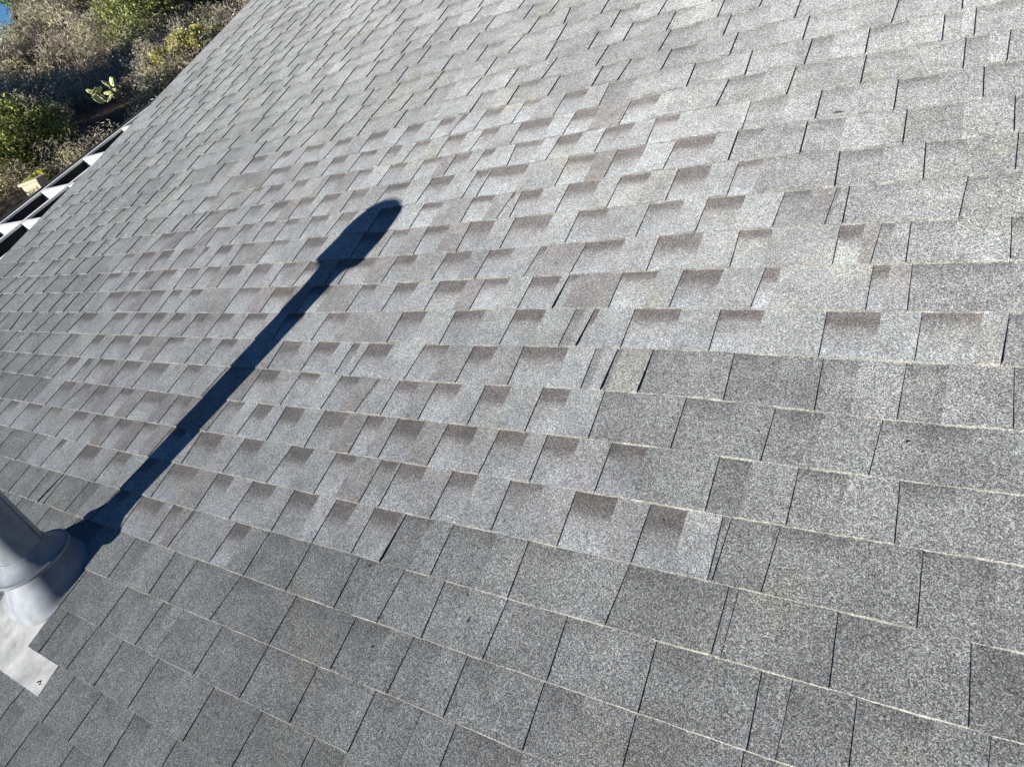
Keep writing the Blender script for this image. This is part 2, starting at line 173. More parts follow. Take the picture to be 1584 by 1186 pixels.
LINES={-14:[-0.271,-0.271,-0.271,-0.271,-0.271,-0.271,-0.271,-0.271,-0.271,-0.271,-0.271,-0.271,-0.271,-0.271,-0.271,-0.271,-0.271,-0.271,-0.271,-0.271,-0.271,-0.271,-0.271,-0.271,-0.271,-0.271,-0.271,-0.271,-0.271,-0.271,-0.271,-0.271,-0.271,-0.271,-0.271,-0.271,-0.271,-0.271,-0.271,-0.271,-0.271,-0.271,-0.271,-0.271],-13:[-0.21,-0.21,-0.214,-0.282,-0.341,-0.344,-0.34,-0.334,-0.324,-0.31,-0.291,-0.267,-0.239,-0.211,-0.186,-0.165,-0.148,-0.135,-0.125,-0.116,-0.11,-0.104,-0.1,-0.096,-0.092,-0.09,-0.088,-0.089,-0.103,-0.139,-0.169,-0.178,-0.18,-0.18,-0.18,-0.18,-0.18,-0.18,-0.18,-0.18,-0.18,-0.18,-0.18,-0.18],-12:[-0.192,-0.193,-0.205,-0.276,-0.289,-0.282,-0.273,-0.262,-0.249,-0.236,-0.221,-0.206,-0.19,-0.176,-0.163,-0.157,-0.162,-0.178,-0.195,-0.203,-0.201,-0.194,-0.189,-0.189,-0.194,-0.204,-0.213,-0.222,-0.227,-0.231,-0.233,-0.233,-0.233,-0.233,-0.233,-0.232,-0.232,-0.231,-0.231,-0.23,-0.23,-0.229,-0.226,-0.22],-11:[-0.133,-0.118,-0.112,-0.113,-0.116,-0.12,-0.126,-0.133,-0.139,-0.143,-0.143,-0.139,-0.13,-0.119,-0.109,-0.103,-0.111,-0.131,-0.151,-0.163,-0.168,-0.168,-0.164,-0.16,-0.155,-0.151,-0.147,-0.144,-0.142,-0.139,-0.137,-0.135,-0.133,-0.131,-0.13,-0.129,-0.128,-0.127,-0.126,-0.126,-0.126,-0.126,-0.128,-0.134],-10:[0.017,0.02,0.021,0.022,0.022,0.022,0.018,0.008,-0.011,-0.033,-0.052,-0.065,-0.072,-0.079,-0.092,-0.113,-0.132,-0.144,-0.148,-0.148,-0.148,-0.148,-0.148,-0.149,-0.15,-0.151,-0.151,-0.151,-0.151,-0.15,-0.15,-0.15,-0.15,-0.151,-0.151,-0.152,-0.152,-0.152,-0.153,-0.153,-0.153,-0.152,-0.148,-0.143],-9:[-0.069,-0.058,-0.04,-0.003,0.045,0.089,0.109,0.096,0.06,0.014,-0.025,-0.053,-0.073,-0.088,-0.095,-0.093,-0.087,-0.084,-0.084,-0.087,-0.09,-0.093,-0.093,-0.091,-0.086,-0.078,-0.069,-0.058,-0.047,-0.037,-0.028,-0.021,-0.014,-0.01,-0.006,-0.002,-0.0,0.002,0.003,0.003,-0.0,-0.012,-0.037,-0.059],-8:[-0.054,-0.042,-0.023,0.011,0.057,0.103,0.136,0.144,0.124,0.084,0.039,-0.001,-0.031,-0.051,-0.06,-0.061,-0.057,-0.056,-0.06,-0.066,-0.07,-0.068,-0.063,-0.056,-0.05,-0.047,-0.045,-0.045,-0.045,-0.046,-0.047,-0.048,-0.049,-0.05,-0.051,-0.051,-0.052,-0.052,-0.052,-0.049,-0.045,-0.042,-0.041,-0.041],-7:[-0.028,-0.019,-0.004,0.022,0.061,0.106,0.142,0.153,0.131,0.085,0.034,-0.002,-0.025,-0.039,-0.049,-0.056,-0.061,-0.065,-0.069,-0.073,-0.076,-0.077,-0.077,-0.076,-0.074,-0.074,-0.075,-0.08,-0.094,-0.112,-0.117,-0.108,-0.093,-0.075,-0.055,-0.034,-0.013,0.007,0.026,0.043,0.058,0.07,0.081,0.09],-6:[-0.03,-0.026,-0.019,-0.0,0.033,0.076,0.115,0.129,0.109,0.071,0.034,0.006,-0.014,-0.026,-0.033,-0.038,-0.042,-0.045,-0.047,-0.048,-0.048,-0.052,-0.062,-0.079,-0.099,-0.117,-0.13,-0.133,-0.123,-0.102,-0.075,-0.049,-0.026,-0.005,0.015,0.037,0.058,0.079,0.099,0.115,0.127,0.135,0.14,0.141],-5:[-0.049,-0.04,-0.026,0.001,0.04,0.081,0.107,0.109,0.091,0.069,0.053,0.044,0.041,0.039,0.032,0.016,-0.005,-0.028,-0.049,-0.066,-0.079,-0.088,-0.093,-0.095,-0.094,-0.092,-0.087,-0.08,-0.07,-0.055,-0.038,-0.018,0.001,0.021,0.04,0.06,0.081,0.103,0.125,0.144,0.16,0.172,0.181,0.187],-4:[-0.085,-0.079,-0.068,-0.045,-0.009,0.034,0.07,0.087,0.079,0.045,0.0,-0.041,-0.071,-0.089,-0.099,-0.101,-0.1,-0.097,-0.096,-0.094,-0.094,-0.093,-0.092,-0.089,-0.085,-0.078,-0.071,-0.064,-0.059,-0.053,-0.047,-0.038,-0.027,-0.013,0.002,0.018,0.034,0.052,0.07,0.087,0.103,0.118,0.13,0.141],-3:[-0.058,-0.063,-0.068,-0.066,-0.055,-0.035,-0.014,-0.002,-0.005,-0.017,-0.028,-0.037,-0.049,-0.063,-0.079,-0.093,-0.102,-0.107,-0.105,-0.097,-0.086,-0.076,-0.069,-0.065,-0.063,-0.063,-0.061,-0.059,-0.057,-0.053,-0.049,-0.042,-0.034,-0.025,-0.015,-0.004,0.008,0.021,0.035,0.049,0.063,0.075,0.086,0.096],-2:[-0.11,-0.099,-0.083,-0.061,-0.036,-0.011,0.008,0.01,-0.009,-0.037,-0.064,-0.083,-0.094,-0.097,-0.097,-0.099,-0.104,-0.107,-0.107,-0.1,-0.089,-0.075,-0.065,-0.06,-0.06,-0.063,-0.067,-0.069,-0.069,-0.064,-0.056,-0.044,-0.03,-0.015,0.001,0.017,0.032,0.047,0.061,0.075,0.087,0.098,0.109,0.119],-1:[-0.045,-0.044,-0.04,-0.032,-0.017,0.003,0.019,0.023,0.014,0.002,-0.009,-0.021,-0.034,-0.047,-0.06,-0.069,-0.075,-0.076,-0.074,-0.069,-0.063,-0.056,-0.051,-0.046,-0.042,-0.038,-0.036,-0.033,-0.032,-0.031,-0.029,-0.026,-0.021,-0.011,0.002,0.017,0.033,0.048,0.061,0.071,0.08,0.088,0.094,0.099],0:[-0.072,-0.066,-0.057,-0.042,-0.019,0.011,0.038,0.053,0.058,0.058,0.051,0.037,0.02,0.002,-0.013,-0.026,-0.039,-0.05,-0.058,-0.061,-0.06,-0.054,-0.047,-0.04,-0.035,-0.03,-0.027,-0.024,-0.023,-0.023,-0.025,-0.026,-0.024,-0.02,-0.014,-0.006,0.003,0.013,0.022,0.03,0.038,0.044,0.049,0.054],1:[-0.038,-0.035,-0.028,-0.013,0.013,0.047,0.073,0.083,0.084,0.077,0.062,0.044,0.029,0.02,0.014,0.009,0.004,-0.001,-0.004,-0.006,-0.006,-0.004,-0.002,-0.001,-0.002,-0.005,-0.008,-0.011,-0.013,-0.013,-0.011,-0.008,-0.005,-0.003,-0.001,0.001,0.002,0.003,0.005,0.006,0.007,0.008,0.009,0.01],2:[-0.077,-0.076,-0.07,-0.051,-0.006,0.052,0.094,0.112,0.11,0.093,0.066,0.04,0.023,0.017,0.022,0.033,0.044,0.052,0.053,0.046,0.035,0.025,0.017,0.011,0.008,0.006,0.005,0.005,0.003,0.002,0.0,-0.001,-0.001,-0.0,0.001,0.004,0.006,0.008,0.011,0.013,0.015,0.016,0.018,0.019],3:[-0.023,-0.021,-0.017,-0.009,0.007,0.03,0.054,0.071,0.077,0.076,0.072,0.067,0.063,0.06,0.055,0.048,0.036,0.022,0.007,-0.001,0.001,0.01,0.019,0.025,0.027,0.027,0.027,0.03,0.036,0.046,0.058,0.07,0.08,0.086,0.09,0.091,0.092,0.092,0.092,0.092,0.092,0.091,0.091,0.091],4:[0.033,0.034,0.035,0.038,0.043,0.051,0.062,0.072,0.077,0.076,0.071,0.064,0.058,0.053,0.05,0.046,0.043,0.038,0.033,0.028,0.024,0.021,0.019,0.02,0.022,0.024,0.025,0.024,0.023,0.019,0.016,0.011,0.007,0.003,-0.001,-0.004,-0.007,-0.01,-0.012,-0.014,-0.016,-0.017,-0.017,-0.014],5:[-0.024,-0.02,-0.012,-0.001,0.008,0.015,0.022,0.032,0.044,0.049,0.048,0.042,0.037,0.034,0.033,0.034,0.036,0.037,0.038,0.039,0.04,0.04,0.04,0.038,0.035,0.033,0.031,0.03,0.03,0.032,0.035,0.038,0.042,0.046,0.049,0.051,0.054,0.055,0.057,0.058,0.059,0.06,0.06,0.058],6:[0.014,0.013,0.012,0.013,0.015,0.017,0.019,0.021,0.021,0.022,0.025,0.03,0.035,0.038,0.038,0.036,0.034,0.033,0.033,0.034,0.035,0.035,0.034,0.033,0.033,0.032,0.033,0.033,0.033,0.034,0.035,0.036,0.037,0.038,0.039,0.04,0.041,0.042,0.042,0.043,0.043,0.042,0.039,0.035],7:[0.027,0.027,0.028,0.028,0.027,0.024,0.02,0.016,0.013,0.012,0.009,0.006,0.004,0.006,0.015,0.028,0.037,0.04,0.041,0.041,0.044,0.05,0.058,0.063,0.067,0.07,0.073,0.075,0.078,0.08,0.083,0.085,0.087,0.089,0.09,0.092,0.093,0.094,0.094,0.093,0.088,0.075,0.061,0.054],8:[0.037,0.037,0.037,0.038,0.039,0.04,0.041,0.04,0.038,0.035,0.032,0.028,0.024,0.02,0.016,0.011,0.007,0.0,-0.008,-0.019,-0.032,-0.044,-0.057,-0.068,-0.078,-0.087,-0.095,-0.102,-0.108,-0.113,-0.117,-0.119,-0.115,-0.091,-0.045,-0.014,-0.004,-0.002,-0.001,-0.001,-0.001,-0.001,-0.001,-0.001],9:[0.025,0.035,0.046,0.048,0.049,0.048,0.048,0.047,0.046,0.044,0.039,0.032,0.025,0.02,0.018,0.018,0.017,0.017,0.015,0.013,0.011,0.01,0.009,0.008,0.008,0.008,0.008,0.008,0.009,0.009,0.01,0.01,0.011,0.012,0.014,0.015,0.016,0.016,0.016,0.016,0.016,0.016,0.016,0.016],10:[0.0,0.0,0.0,0.0,-0.001,-0.007,-0.009,-0.009,-0.008,-0.008,-0.007,-0.006,-0.005,-0.004,-0.002,-0.001,-0.0,0.001,0.003,0.006,0.008,0.01,0.013,0.015,0.016,0.018,0.019,0.02,0.02,0.021,0.021,0.021,0.02,0.015,0.008,0.005,0.004,0.004,0.004,0.004,0.004,0.004,0.004,0.004],11:[0.0,0.0,0.0,0.0,0.0,0.003,0.026,0.037,0.037,0.036,0.034,0.031,0.027,0.022,0.015,0.008,0.001,-0.006,-0.011,-0.016,-0.019,-0.022,-0.024,-0.026,-0.027,-0.029,-0.03,-0.03,-0.031,-0.032,-0.032,-0.03,-0.023,-0.014,-0.009,-0.008,-0.008,-0.008,-0.008,-0.008,-0.008,-0.008,-0.008,-0.008],12:[0.01,0.01,0.01,0.01,0.01,0.01,0.01,0.01,0.01,0.01,0.01,0.01,0.01,0.01,0.01,0.01,0.01,0.01,0.01,0.01,0.01,0.01,0.01,0.01,0.01,0.01,0.01,0.01,0.01,0.01,0.01,0.01,0.01,0.01,0.01,0.01,0.01,0.01,0.01,0.01,0.01,0.01,0.01,0.01]}
PATCH=[(5.67,7.17),(5.11,6.71),(7.62,7.22),(9.91,8.04),(14.23,8.3),(17.96,7.72),(22.63,8.19),(23.16,7.54),(25.95,7.35),(26.11,5.77),(23.48,4.04),(26.26,3.79),(27.79,3.2),(29.42,2.85),(29.34,1.91),(28.45,0.99),(28.27,0.03),(27.23,-0.97),(26.57,-1.96),(25.97,-2.7),(25.5,-3.26),(26.77,-3.67),(29.66,-3.9),(27.82,-5.03),(24.6,-5.17),(22.94,-6.31),(21.44,-6.19),(17.17,-6.79),(16.37,-7.23),(14.33,-6.81),(9.04,-5.88),(8.88,-4.93),(4.06,-5.21),(2.95,-4.9),(2.9,-3.98),(4.47,-3.79),(5.19,-3.0),(5.78,-1.97),(5.68,-1.01),(-0.29,-1.01),(-0.39,-0.1),(0.92,0.0),(0.97,0.89),(1.53,0.96),(1.51,1.89),(2.41,1.97),(2.34,2.94),(3.68,3.13),(5.08,4.46),(4.95,5.23),(6.36,6.32)]
# ------------------------------------------------------------------ the shingled roof
GRID0 = -2.0
def vmap(v):                       # traced course coordinate -> slope coordinate (exposures)
    return v if v < 3 else 3 + (v-3)/1.036
def off(k, u):
    if k in LINES: a = LINES[k]; f = 1.0
    elif k < -14: a = LINES[-14]; f = 1.0
    elif k > 12: a = LINES[12]; f = 0.5
    else: a = LINES[k-1]; f = 1.0
    x = min(max(u-GRID0, 0), len(a)-1.001); i = int(x); t = x-i
    return f*(a[i]*(1-t)+a[i+1]*t)
def butt(k, u): return vmap(-k + off(k, u))
def rake(v): return 41.3 - (v-3.3)*0.155
UMIN, KTOP, KBOT = -9.0, -38, 17
def inpatch(u, v):
    c = False; n = len(PATCH); j = n-1
    for i in range(n):
        (xi, yi), (xj, yj) = PATCH[i], PATCH[j]
        if (yi > v) != (yj > v) and u < (xj-xi)*(v-yi)/(yj-yi)+xi: c = not c
        j = i
    return c
CUT = {9: (17.92, 20.35), 10: (17.95, 20.5)}
def lift(k, u):
    l = 0.0
    if k in (9, 10): l += 0.0045*max(0, min(1, 1-(abs(u-18.4)-1.9)/1.2))
    l += 0.0012*math.sin(u*0.83+k*1.7)*math.sin(u*0.31+k*0.9)
    return l
old, new = MB(), MB()
def slab(mb, k, ul, ur, hb, ht, colf, slant=0.0, rows=5, side_r=True, side_l=False, urt=None, ult=None, ex=0.0):
    """one piece of exposed shingle: ul > ur (left, right) at the butt, ult/urt at its head"""
    ult = ul if ult is None else ult; urt = ur if urt is None else urt
    cols = max(1, int(round((ul-ur)/0.22)))
    P = []
    for i in range(cols+1):
        t = i/cols; col = []
        for j in range(rows+1):
            s = j/rows
            u = (ur+(ul-ur)*t)*(1-s) + (urt+(ult-urt)*t)*s
            vb = butt(k, u); vt = butt(k-1, u) + 0.10
            rag = 0.006*math.sin(u*61+k*7)*math.sin(u*23.7+k) + random.uniform(-.004, .004) if j == 0 else 0
            v = vb + rag + (vt-vb)*s
            w = hb*(1-s)+ht*s + lift(k, u)*(1-s) + ex*(1-s)*(1-t)
            col.append((u, v, w, s, t))
        P.append(col)
    C = [[colf(s, t) for (_, _, _, s, t) in col] for col in P]
    X = [[W(u*E, v*E, w) for (u, v, w, _, _) in col] for col in P]
    for i in range(cols):
        for j in range(rows):
            mb.quad(X[i+1][j], X[i][j], X[i][j+1], X[i+1][j+1], (C[i+1][j], C[i][j], C[i][j+1], C[i+1][j+1]))
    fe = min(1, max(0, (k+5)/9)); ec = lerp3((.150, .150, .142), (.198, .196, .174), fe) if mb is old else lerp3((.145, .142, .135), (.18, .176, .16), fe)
    for i in range(cols):             # butt face
        u0, v0 = P[i][0][0], P[i][0][1]; u1, v1 = P[i+1][0][0], P[i+1][0][1]
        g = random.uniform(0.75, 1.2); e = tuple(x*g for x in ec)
        b = 0.0; ov = .0026 if hb > .006 else .0018
        mb.quad(W(u1*E, v1*E-ov, b), W(u0*E, v0*E-ov, b), X[i][0], X[i+1][0], (e,)*4, 1)
    for side, on in ((0, side_r), (-1, side_l)):
        if not on: continue
        for j in range(rows):
            a, b = P[side][j], P[side][j+1]
            q = [W(a[0]*E, a[1]*E, -0.001), W(b[0]*E, b[1]*E, -0.001), X[side][j+1], X[side][j]]
            if side == 0: q = q[::-1]
            dc = (0.05, 0.05, 0.05)
            mb.quad(*q, (dc,)*4, 0)
def light_grad(u, v):
    """old roof: sunlit brightening of the far courses painted into the colour, plus mottling"""
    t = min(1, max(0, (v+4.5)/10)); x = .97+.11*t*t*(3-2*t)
    x *= 1+.14*min(1, max(0, (u-9)/12))*min(1, max(0, (v+5)/5))  # sunlit brightening painted in further towards the left end
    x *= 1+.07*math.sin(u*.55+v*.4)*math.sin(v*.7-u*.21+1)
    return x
def lerp3(a, b, t): return tuple(x+(y-x)*t for x, y in zip(a, b))
def pieces(ul, ur, ult, urt, k):
    """remove the opening cut round the flashing"""
    if k not in CUT: return [(ul, ur, ult, urt)]
    c0, c1 = CUT[k]; out = []
    if ur < c0: 
        if ul <= c0: return [(ul, ur, ult, urt)]
        out.append((c0, ur, c0, urt))
    if ul > c1:
        if ur >= c1: return [(ul, ur, ult, urt)]
        out.append((ul, c1, ult, c1))
    return out
for k in range(KTOP, KBOT+1):
    known = JOINTS.get(k, [])
    vmid = vmap(-k+.5); uend = rake(vmid)
    J = [list(j) for j in known]
    def fill(hi, lo):
        u = hi
        res = []
        while u > lo:
            w_ = random.choice([1.1, 1.3, 1.4, 1.45, 1.7, 1.8, 1.95, 2.3])
            u -= w_
            if u > lo+0.5: res.append([u, u+random.uniform(0.02, 0.13), 0])
        return res
    if J:
        top, bot = J[0][0], J[-1][1]
        J = fill(uend+random.uniform(-.6, .2), top+0.6) + J
        J += fill(bot-random.uniform(0, .3), UMIN)
    else: J = fill(uend+random.uniform(-.6, .2), UMIN)
    # wide unmarked stretches inside the traced ones
    JJ = []
    for a in J:
        if JJ and JJ[-1][0]-a[0] > 2.9:
            mid = (JJ[-1][0]+a[0])/2; JJ.append([mid, mid+.08, 0])
        JJ.append(a)
    J = JJ
    left_t, left_b = uend, uend
    gap_end = (uend, uend)      # left boundary of the current tooth (top, butt)
    for i, j in enumerate(J):
        jt, jb, b = j[0], j[1], j[2]; fl = j[3] if len(j) > 3 else ''
        nxt = J[i+1] if i+1 < len(J) else [UMIN-1, UMIN-1, 0]
        isnew = inpatch((jt+gap_end[0])/2, -k+.5)
        # tooth: from gap_end to the joint
        tone = random.choice([0, 0, 1, 1, 2]) ; jit = random.uniform(.9, 1.1)
        def tooth_col(nw):
            if nw:
                base = [(0.246, .253, .250), (0.226, .229, .225), (0.194, .188, .182)][tone]
                base2 = lerp3(base, (0.24, .25, .26), random.choice([0, 0, .5]))
                return lambda s, t: tuple(x*jit for x in lerp3(base2, base, min(1, s*1.6)))
            g = random.uniform(.86, 1.10)*light_grad(jt, -k)
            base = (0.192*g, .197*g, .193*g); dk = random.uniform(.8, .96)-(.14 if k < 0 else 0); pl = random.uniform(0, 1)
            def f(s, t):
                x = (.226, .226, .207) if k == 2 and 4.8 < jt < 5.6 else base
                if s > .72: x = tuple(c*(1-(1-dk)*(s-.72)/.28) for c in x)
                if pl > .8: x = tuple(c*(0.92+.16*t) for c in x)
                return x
            return f
        fo_ = 0 if isnew else min(1, max(0, (-k+2+(jt-12)*.12)/5))     # the far old tabs curl up more
        hb, ht = (0.0086+.0018*fo_, 0.0030+.0020*fo_)
        mb = new if isnew else old
        if gap_end[0]-jt > 0.04:
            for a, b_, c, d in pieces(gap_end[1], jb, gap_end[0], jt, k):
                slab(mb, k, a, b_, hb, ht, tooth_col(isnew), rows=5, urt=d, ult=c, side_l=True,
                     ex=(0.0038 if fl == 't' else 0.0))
        # gap: from the joint to the next tooth
        span = jt-nxt[0]
        if fl == 'f': ge_t, ge_b = jt-0.012, jb-0.009
        elif b: ge_t = b; ge_b = b+(jb-jt)
        else:
            fr = random.uniform(.40, .62); ge_t = jt-span*fr if span < 3 else jt-0.9; ge_b = ge_t+(jb-jt)
        if k == 2 and 5.5 < jt < 6.4 and not b and fl == 't': ge_t, ge_b = jt-.12, jb-.12
        ge_t = max(ge_t, nxt[0]+.05); ge_b = max(ge_b, nxt[1]+.05)
        isnew = inpatch((jt+ge_t)/2, -k+.5) and (b or random.random() < .9)
        mb = new if inpatch((jt+ge_t)/2, -k+.5) else old
        if isnew:
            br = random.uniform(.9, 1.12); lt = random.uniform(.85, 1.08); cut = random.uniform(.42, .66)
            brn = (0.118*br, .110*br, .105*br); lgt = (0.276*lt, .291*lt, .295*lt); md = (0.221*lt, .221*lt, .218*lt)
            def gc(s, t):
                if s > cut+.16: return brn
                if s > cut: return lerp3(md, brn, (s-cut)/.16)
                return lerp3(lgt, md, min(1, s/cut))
        else:
            g = random.uniform(.88, 1.04)*light_grad(jt, -k); dk = random.uniform(.50, .80)-(.08 if k < 0 else 0)
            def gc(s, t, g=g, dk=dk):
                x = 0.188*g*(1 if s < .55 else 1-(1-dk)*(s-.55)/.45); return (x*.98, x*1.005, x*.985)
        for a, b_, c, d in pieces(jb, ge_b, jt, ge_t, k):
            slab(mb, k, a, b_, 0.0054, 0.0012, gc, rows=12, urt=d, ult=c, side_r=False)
        gap_end = (ge_t, ge_b)
    a = J[-1]
    mb = old
    g0 = gap_end
    slab(old, k, g0[1], UMIN-1, .0086, .003, lambda s, t: (.19, .19, .188), rows=2, side_l=True) if g0[0] > UMIN-0.6 else None
SPOTS = [(6.87, -6.11, .006, .004, .3), (6.80, -6.16, .003, .002), (14.48, -7.5, .004, .011, .5), (14.42, -7.3, .002, .006, .4), (2.61, 5.11, .018, .003, .1), (5.35, 7.75, .009, .006),
    (.74, -2.41, .004, .0025), (.54, -2.55, .0025, .002), (8.34, -7.39, .003, .003), (3.27, -5.44, .004, .002), (4.38, -5.91, .0025, .0025), (6.6, -7.6, .002, .008, .3),
    (6.19, 6.07, .006, .003), (7.97, 7.97, .016, .003, .5), (9.83, -7.59, .003, .004), (9.2, -6.1, .003, .005), (3.9, -4.2, .002, .002), (1.4, -4.9, .002, .002), (6.66, -6.5, .004, .009, .4)]
M_GRIT = plain('tar_spot', (.03, .03, .028), .8, 0, .3, 90)
rs_ = random.Random(8)
def spot(u, v, ru, rv, ang=0.0):
    k = math.ceil(-v); s_ = (v+k); w = .0086*(1-s_)+.003*s_+.0003
    sp = MB(); n0 = 0; N = 18; ca, sn = math.cos(ang), math.sin(ang)
    for i in range(N):
        a = 2*math.pi*i/N; r_ = rs_.uniform(.55, 1.2); x, y = ru*r_*math.cos(a), rv*r_*math.sin(a)
        sp.v.append(W(u*E+x*ca-y*sn, v*E+x*sn+y*ca, w)); sp.c.append((1, 1, 1))
    sp.v.append(W(u*E, v*E, w+.0012)); sp.c.append((1, 1, 1))
    for i in range(N): sp.f.append((n0+i, n0+N, n0+(i+1) % N)); sp.mi.append(0)
    sp.build('tar_spot', M_GRIT, house)
vt = vmap(-KTOP+1)*E; vb_ = vmap(-KBOT-.2)*E
house = thing('house', 'house with weathered grey laminated shingle roof and paler repaired patch', 'house', W(2.0, 0, -0.1))
old.build('weathered_shingles', [M_OLD, M_EDGE], house, col=True)
nw = new.build('replacement_shingles', [M_NEW, M_EDGE], house, col=True)
for a_ in SPOTS: spot(*a_)
nw['label'] = 'paler newer shingles with brown shadow bands in the middle of the roof'
d = MB()
r0, r1 = rake(vmap(-KBOT-.2))*E, rake(vmap(-KTOP+1))*E
for (a, b_, c0, c1) in ((-0.024, -0.0015, 0.0, 0.0),):
    q = [W((UMIN-1)*E, vb_, b_), W(r0-.012, vb_, b_), W(r1-.012, vt, b_), W((UMIN-1)*E, vt, b_)]
    p_ = [W((UMIN-1)*E, vb_, a), W(r0-.012, vb_, a), W(r1-.012, vt, a), W((UMIN-1)*E, vt, a)]
    d.quad(q[1], q[0], q[3], q[2]); d.quad(p_[0], p_[1], p_[2], p_[3])
    for i in range(4): j = (i+1) % 4; d.quad(p_[i], q[i], q[j], p_[j])
d.build('roof_deck', M_DECK, house)
d = MB()                              # rake board and drip edge under the left end of the courses
for x0, x1, y0, y1, mt in ((-.045, -.022, -.20, -.026, 0), (-.022, -.004, -.17, -.026, 0)):
    P = [W(r0+x0, vb_, y0), W(r0+x1, vb_, y0), W(r0+x1, vb_, y1), W(r0+x0, vb_, y1)]
    Q = [W(r1+x0, vt, y0), W(r1+x1, vt, y0), W(r1+x1, vt, y1), W(r1+x0, vt, y1)]
    for i in range(4): j = (i+1) % 4; d.quad(P[i], P[j], Q[j], Q[i])
    d.quad(P[3], P[2], P[1], P[0]); d.quad(*Q)
d.build('rake_board', M_WHITE, house)
d = MB()
xg = -(r0-.35)                        # gable wall, front wall and far wall
yb = vb_*CP+.4; yt = vt*CP-.02; zt = lambda y: y*SP/CP-.16
x_r = -(UMIN-1)*E-.1
d.quad((xg, yb, -4.2), (xg, yb, zt(yb)), (xg, yt, zt(yt)), (xg, yt, -4.2))
d.quad((xg, yb, -4.2), (x_r, yb, -4.2), (x_r, yb, zt(yb)), (xg, yb, zt(yb)))
d.quad((x_r, yb, -4.2), (x_r, yt, -4.2), (x_r, yt, zt(yt)), (x_r, yb, zt(yb)))
d.quad((xg, yt, -4.2), (xg, yt, zt(yt)), (x_r, yt, zt(yt)), (x_r, yt, -4.2))
d.build('wall', M_STUCCO, house)
# ------------------------------------------------------------------ flue: flashing, boot, storm collar, pipe, cap
FU, FV = 2.69, -1.22
FB = Vector(W(FU, FV, 0))
def axis(x, y, h): return (FB.x+x, FB.y+y, FB.z+h)
flue = thing('vent_flue', 'round grey painted metal vent pipe with storm collar rising from a flashed boot', 'vent pipe', FB)
R = 0.0765
b = MB()
H1 = 0.76
b.lathe([(R, .05), (R, H1+.03)], 64, axis)
sa = math.radians(47)                # folded lock seam running up the pipe
for (da, rr) in ((0, 0),):
    ca, sa_ = math.cos(sa), math.sin(sa)
    def seam(x, y, h): return axis((R-.001+x)*ca - y*sa_, (R-.001+x)*sa_ + y*ca, h)
    b.box((0, -.003, .15), (.0042, .003, H1), fn=seam)
b.build('pipe', M_PAINT, flue, smooth=False)
for p in flue.children[-1].data.polygons: p.use_smooth = len(p.vertices) == 4 and p.area > .004 
b = MB()
HC = 0.122
b.lathe([(R+.0015, HC+.052), (R+.0035, HC+.050), (R+.006, HC+.030), (.118, HC+.006), (.1285, HC+.0005), (.1312, HC+.0012), (.1325, HC-.0015), (.1318, HC-.0095), (.1290, HC-.0100), (.1265, HC-.002), (.117, HC+.004), (R+.004, HC+.027)], 96, axis)
b.build('storm_collar', M_PAINT, flue, smooth=True)
b = MB()                              # boot: rounded rectangle on the flange drawn up to a round neck
CUu, CUv, AU, AV = 2.742, -1.225, .192, .158
nseg = 96; rings = []
for s in (0.0, .02, .05, .12, .25, .4, .55, .7, .85, 1.0):
    ring = []
    for q in range(nseg):
        a = 2*math.pi*q/nseg; ca, sn = math.cos(a), math.sin(a)
        n_ = 2.9; rr = (abs(ca)**n_+abs(sn)**n_)**(-1/n_)
        base = Vector(W(CUu-AU*rr*ca, CUv+AV*rr*sn, .0075))
        topp = Vector(axis(ca*(R+.006), sn*(R+.006), .134))
        e = s**0.92
        ring.append(base.lerp(topp, e) if s > .02 else (base + (base-Vector(W(CUu, CUv, .0075)))*0.03*(1 if s == 0 else .3) + Vector((0, -.0005, .002))*(1 if s else 0)))
    rings.append(ring)
for i in range(len(rings)-1):
    for q in range(nseg):
        q2 = (q+1) % nseg
        b.quad(rings[i][q], rings[i][q2], rings[i+1][q2], rings[i+1][q])
bo = b.build('flashing_boot', M_PAINT, flue, smooth=True)
import bmesh
bmm = bmesh.new(); bmm.from_mesh(bo.data); bmesh.ops.remove_doubles(bmm, verts=bmm.verts, dist=1e-5); bmesh.ops.recalc_face_normals(bmm, faces=bmm.faces); bmm.to_mesh(bo.data); bmm.free()
for p in bo.data.polygons: p.use_smooth = True
b = MB()                              # flange: flat plate, tucked under the shingles on both sides
UL, UR, V0, V1 = 3.12, 2.357, -1.527, -1.10
nx, ny = 38, 40
def fl_w(u, v):
    s = (v-V0)/(V1-V0)
    w = .0046 if v > -1.43 else .0046+.0042*(-1.43-v)/.097
    return w + .0006*math.sin(u*31+v*13)*math.sin(v*27)
for i in range(nx):
    for j in range(ny):
        ua, ub = UR+(UL-UR)*i/nx, UR+(UL-UR)*(i+1)/nx; va, vb2 = V0+(V1-V0)*j/ny, V0+(V1-V0)*(j+1)/ny
        if va > -1.437 and ub < 2.567: continue
        b.quad(W(ub, va, fl_w(ub, va)), W(ua, va, fl_w(ua, va)), W(ua, vb2, fl_w(ua, vb2)), W(ub, vb2, fl_w(ub, vb2)))
for i in range(nx):
    ua, ub = UR+(UL-UR)*i/nx, UR+(UL-UR)*(i+1)/nx
    b.quad(W(ub, V0, .004), W(ua, V0, .004), W(ua, V0, fl_w(ua, V0)), W(ub, V0, fl_w(ub, V0)))
for j in range(ny):
    va, vb2 = V0+(V1-V0)*j/ny, V0+(V1-V0)*(j+1)/ny
    b.quad(W(UR, va, 0), W(UR, vb2, 0), W(UR, vb2, fl_w(UR, vb2)), W(UR, va, fl_w(UR, va)))
fo = b.build('flange', M_FLANGE, flue, smooth=False)
b = MB()                              # sealed nail head and its smear of tar near the flange corner
